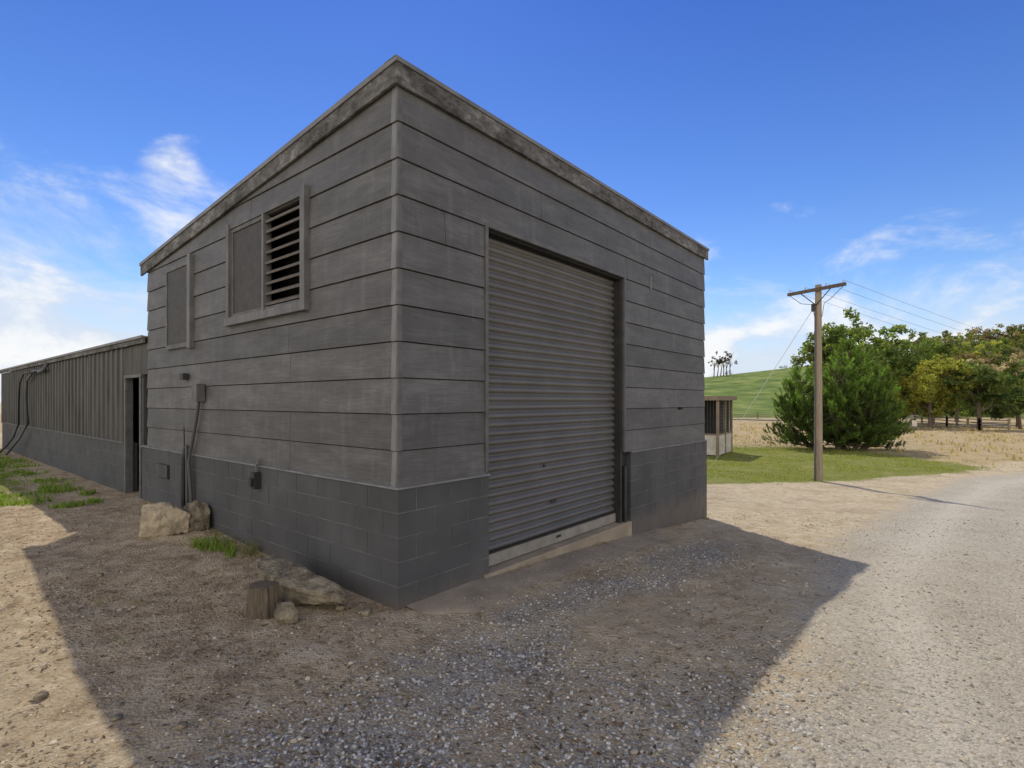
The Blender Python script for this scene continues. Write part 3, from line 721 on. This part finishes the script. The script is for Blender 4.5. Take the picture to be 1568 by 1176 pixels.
def pine():
    x0,y0=atpx(1286,29.5); z0=surf(x0,y0); e=empty('pine_tree',(x0,y0,z0)); mb=MB()
    tips=[];dirs=[]
    stems=[(0.5,0,6.0,2.8),(-2.3,.3,4.4,2.2),(2.1,-.2,4.5,2.2),(-.9,-1.0,4.6,2.0),(1.2,-1.2,3.6,2.0),(-3.3,0,2.9,1.5),(3.4,.3,2.7,1.5)]
    for sx,sy,h,w in stems:
        mb.tube([(sx*.3,sy*.3,-.2),(sx*.8,sy*.8,h*.3),(sx,sy,h)],[.14,.09,.015],M_bark,6)
        lv=0.05
        while lv<.99:
            nb=7
            for b_ in range(nb):
                a=rng.uniform(0,6.28); L=w*(1-lv)**.85*rng.uniform(.5,1.25)+.12
                up=rng.uniform(.1,.45) if lv<.3 else rng.uniform(.3,.8)
                base=Vector((sx*(.5+.5*lv),sy*(.5+.5*lv),h*lv)); 
                d=Vector((math.cos(a),math.sin(a),up*.5)); end=base+d*L+Vector((0,0,up*L*.4))
                mid=base+d*L*.5
                mb.tube([base,mid,end],[.03,.02,.006],M_bark,4)
                m=max(2,int(L/.15)); bc=rng.uniform(.4,1.5)
                for k in range(m):
                    f=.3+.7*(k+1)/m; p=base.lerp(end,f)+Vector(rng.normal(size=3)*.07)
                    tips.append((p.x,p.y,p.z,bc*(.4+.75*f))); dd=(d.normalized()*.6+Vector((0,0,.9))+Vector(rng.normal(size=3)*.25)).normalized(); dirs.append(dd)
            lv+=.29/h
    tips=np.array(tips); bc=tips[:,3]; tips=tips[:,:3]; dirs=np.array(dirs); n=len(tips); q=24
    D=dirs[:,None]+rng.normal(size=(n,q,3))*.42; D/=np.linalg.norm(D,axis=2,keepdims=True)
    P=tips[:,None]+dirs[:,None]*rng.uniform(-.12,.20,(n,q,1)); Lh=rng.uniform(.11,.22,(n,q,1))
    W=np.cross(D,rng.normal(size=(n,q,3))); W/=np.linalg.norm(W,axis=2,keepdims=True); W*=.018
    Vv=np.stack([P-W,P+W,P+D*Lh],2).reshape(-1,3); Ff=np.arange(len(Vv)).reshape(-1,3)
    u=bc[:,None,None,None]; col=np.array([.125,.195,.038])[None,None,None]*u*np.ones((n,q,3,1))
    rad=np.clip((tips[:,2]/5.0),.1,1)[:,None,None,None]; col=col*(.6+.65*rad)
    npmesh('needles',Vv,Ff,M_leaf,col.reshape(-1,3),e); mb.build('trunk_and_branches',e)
pine()

# ---------------- power pole ----------------
x,y=atpx(1253,17.4); z=surf(x,y); e=empty('power_pole',(x,y,z)); zt_=5.50-z
mb=MB(); mb.tube([(0,0,-.3),(0,0,2),(0,0,zt_)],[.135,.12,.095],M_pole,14); mb.build('pole_shaft',e,smooth=False)
mb=MB(); ad=Vector((.455,-.89,0)).normalized(); nd=Vector((.89,.455,0))
za=5.33-z; o=nd*-.15
def bar(a,b,w,h,mat):
    d=(b-a).normalized(); sdir=Vector((-d.y,d.x,0)).normalized()*w/2; u=Vector((0,0,h/2)); 
    mb.hexa([a-sdir-u,b-sdir-u,b+sdir-u,a+sdir-u,a-sdir+u,b-sdir+u,b+sdir+u,a+sdir+u],mat)
bar(ad*-.97+o+Vector((0,0,za)),ad*.97+o+Vector((0,0,za)),.09,.10,M_bark)
mb.tube([ad*-.5+o+Vector((0,0,za-.05)),Vector((0,0,za-.5))+o*.8],.016,M_darkmetal,5); mb.tube([ad*.5+o+Vector((0,0,za-.05)),Vector((0,0,za-.5))+o*.8],.016,M_darkmetal,5)
mb.build('crossarm',e)
mb=MB(); INS=[-.9,-.35,.35,.9]
for k in INS:
    p=ad*k+o+Vector((0,0,za+.06)); mb.tube([p,p+Vector((0,0,.04)),p+Vector((0,0,.05)),p+Vector((0,0,.09))],[.015,.015,.03,.02],M_ins,8)
for sg in (-1,1):
    mb.tube([ad*.9*sg+o+Vector((0,0,za-.05)),ad*.5*sg+o+Vector((0,0,za-.38)),ad*.2*sg+Vector((0,0,za-.45)),ad*.12*sg+Vector((0,0,za-.9))],.010,M_wire,5)
mb.box(-.2,-.13,-.06,.06,za-.7,za-.45,M_darkmetal); mb.tube([(-.135,-.05,za-.7),(-.14,-.06,1.2),(-.15,-.05,0)],.02,M_pvc,6)
mb.build('insulators_and_fittings',e)
mb=MB()
for k in INS:
    a=Vector((x,y,z))+ad*k+o+Vector((0,0,za+.14)); b_=a+nd*70+Vector((0,0,-3.0)); P=[]
    for i in range(21):
        f=i/20; p=a.lerp(b_,f); p.z-=4*1.5*f*(1-f); P.append(p)
    mb.tube(P,.0045,M_wire,4)
a=Vector((x,y,z+za-.35)); mb.tube([a,Vector((x-2.2,y+3.5,z))],.009,M_ins,4)
mb.build('power_lines')

# ---------------- kennel shelter ----------------
kx,ky=atpx(1099,25.5); kz=surf(kx,ky); ke=empty('timber_animal_pen',(kx,ky,kz),math.atan2(2.2,1.55))
mb=MB(); H=1.85-kz; A=2.7; B=5.0
for xx in (0,A/2,A):
    mb.box(xx-.06,xx+.06,-.06,.06,0,H,M_wood); mb.box(xx-.06,xx+.06,B-.06,B+.06,0,H-.2,M_wood)
for yy in (1.6,3.3): mb.box(-.06,.06,yy-.06,yy+.06,0,H,M_wood)
mb.box(-.2,A+.2,-.2,B+.2,H,H+.07,M_roof); mb.box(-.22,A+.22,-.235,-.2,H-.12,H+.09,M_wood); mb.box(-.235,-.2,-.2,B+.2,H-.12,H+.09,M_wood)
mb.box(.06,A/2-.06,-.02,.02,.05,1.0,M_white); mb.box(A/2+.06,A-.06,-.02,.02,.05,1.0,M_white); mb.box(-.02,.02,.06,B-.06,.05,1.0,M_white)
mb.box(.06,A-.06,-.035,.035,1.0,1.08,M_wood); mb.box(-.035,.035,.06,B-.06,1.0,1.08,M_wood)
for i in range(20):
    f=.06+i*(A-.12)/19; mb.box(f-.006,f+.006,-.006,.006,1.08,H-.12,M_wire)
for i in range(36):
    f=.06+i*(B-.12)/35; mb.box(-.006,.006,f-.006,f+.006,1.08,H-.12,M_wire)
for i in range(10): mb.box(.06,A-.06,-.004,.004,1.15+i*.16,1.16+i*.16,M_wire)
mb.box(.1,A,B-.3,B-.28,0,H,M_darkmetal); mb.box(A-.02,A,.1,B,0,H-.05,M_darkmetal)
mb.build('pen_frame',ke)
# ---------------- distant fences & road & signs ----------------
mb=MB()
def fence(pts,h=1.1,rails=3,step=2.5):
    for (xa,ya),(xb,yb) in zip(pts[:-1],pts[1:]):
        L=math.hypot(xb-xa,yb-ya); n=max(1,int(L/step))
        for i in range(n+1):
            f=i/n; X_,Y_=xa+(xb-xa)*f,ya+(yb-ya)*f; zz=surf(X_,Y_); mb.box(X_-.07,X_+.07,Y_-.07,Y_+.07,zz-.1,zz+h,M_wood)
            if i<n:
                X2,Y2=xa+(xb-xa)*(i+1)/n,ya+(yb-ya)*(i+1)/n; z2=surf(X2,Y2)
                for r in range(rails): k=h*(.3+.3*r); mb.tube([(X_,Y_,zz+k),(X2,Y2,z2+k)],.045,M_wood,4)
fence([atpx(1395,64),atpx(1450,56),atpx(1500,49),atpx(1545,46)],1.1)
mb.build('post_and_rail_fence')
mb=MB(); fence([atpx(1060,80),atpx(1260,80)],1.0,2,4); mb.build('paddock_fence')
mb=MB(); P=[]
for i in range(41):
    f=i/40; xa=22+46*(1-f); ya=44+40*f
    for o_ in (0,3.2): P.append((xa,ya+o_,surf(xa,ya+o_)+.08))
mb.poly(P,[(2*i,2*i+2,2*i+3,2*i+1) for i in range(40)],M_asph); mb.build('country_road')
mb=MB()
for px,d in ((1388,60),(1396,60),(1400,44)):
    xx,yy=atpx(px,d); zz=surf(xx,yy); mb.box(xx-.03,xx+.03,yy,yy+.06,zz,zz+.9,M_wood); mb.box(xx-.2,xx+.2,yy-.03,yy,zz+.6,zz+1.1,M_white)
mb.build('roadside_sign')

# ================= CAMERA, LIGHT, SKY =================
cam=bpy.data.cameras.new('camera'); co=bpy.data.objects.new('camera',cam); scene.collection.objects.link(co)
co.location=(0,0,1.7); co.rotation_euler=(math.pi/2,0,0); cam.sensor_width=36; cam.lens=814/1568*36; cam.shift_y=26/1568
cam.clip_end=5000; cam.clip_start=.05; scene.camera=co
sd=Vector((-.15,.70,1.0)).normalized()
sun=bpy.data.lights.new('sun','SUN'); sun.energy=3.4; sun.angle=math.radians(.6); sun.color=(1,.94,.82)
so=bpy.data.objects.new('sun',sun); scene.collection.objects.link(so); so.rotation_euler=sd.to_track_quat('Z','Y').to_euler(); so.location=(0,0,30)
w=bpy.data.worlds.new('World'); scene.world=w; w.use_nodes=True; nt=w.node_tree; bg=nt.nodes['Background']; bg.inputs[1].default_value=.15
sky=N(nt,'ShaderNodeTexSky'); sky.sky_type='NISHITA'; sky.sun_disc=False
sky.sun_elevation=math.asin(sd.z); sky.sun_rotation=math.atan2(sd.x,sd.y); sky.dust_density=.2; sky.ozone_density=3.0; sky.air_density=1.0
tc=N(nt,'ShaderNodeTexCoord'); vec=tc.outputs['Generated']
sx=N(nt,'ShaderNodeSeparateXYZ'); nt.links.new(vec,sx.inputs[0])
mp=N(nt,'ShaderNodeMapping'); mp.inputs['Scale'].default_value=(1,1,2.0); mp.inputs['Location'].default_value=(.9,1.2,.5); nt.links.new(vec,mp.inputs[0])
nz=noise_n(nt,mp.outputs[0],5.0,7,.6,.35)
lft=math_n(nt,'MAXIMUM',math_n(nt,'MULTIPLY',math_n(nt,'ADD',sx.outputs[0],.30),-1.1),0)
hh=math_n(nt,'ADD',.26,math_n(nt,'MULTIPLY',lft,.5))
M_=math_n(nt,'MAXIMUM',math_n(nt,'SUBTRACT',1,math_n(nt,'DIVIDE',sx.outputs[2],hh)),-.7)
cov=math_n(nt,'ADD',nz,math_n(nt,'MULTIPLY',M_,.48))
vd=N(nt,'ShaderNodeVectorMath',operation='DISTANCE'); nt.links.new(vec,vd.inputs[0]); vd.inputs[1].default_value=(-.500,.785,.362)
blob=maprange(nt,vd.outputs['Value'],0,.07,.24,0); cov=math_n(nt,'ADD',cov,blob)
fill_cloud=maprange(nt,sx.outputs[1],.15,-.35,0,1); cov=math_n(nt,'ADD',cov,math_n(nt,'MULTIPLY',fill_cloud,.5))  # unseen cloud cover added behind camera to lift shaded walls and ground
cf=maprange(nt,cov,.54,.86,0,.92)
grade=ramp(nt,sx.outputs[2],[(.0,(.95,.95,.95)),(.15,(.66,.80,.98)),(.35,(.42,.60,.93)),(.6,(.23,.41,.82))])
skyc=mixc(nt,1.0,sky.outputs[0],grade,'MULTIPLY')
skyc=mixc(nt,maprange(nt,sx.outputs[2],.0,.22,.6,0),skyc,(4.4,5.1,6.1))
cl=mixc(nt,maprange(nt,nz,.42,.58,0,1),(4.6,5.1,5.9),(6.5,6.5,6.5))
cl=mixc(nt,fill_cloud,cl,(13.0,12.4,11.5))  # added cloud made extra bright as fill light
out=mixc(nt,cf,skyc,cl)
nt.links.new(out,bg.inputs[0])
scene.view_settings.view_transform='Standard'; scene.view_settings.look='None'; scene.view_settings.exposure=0; scene.view_settings.gamma=1
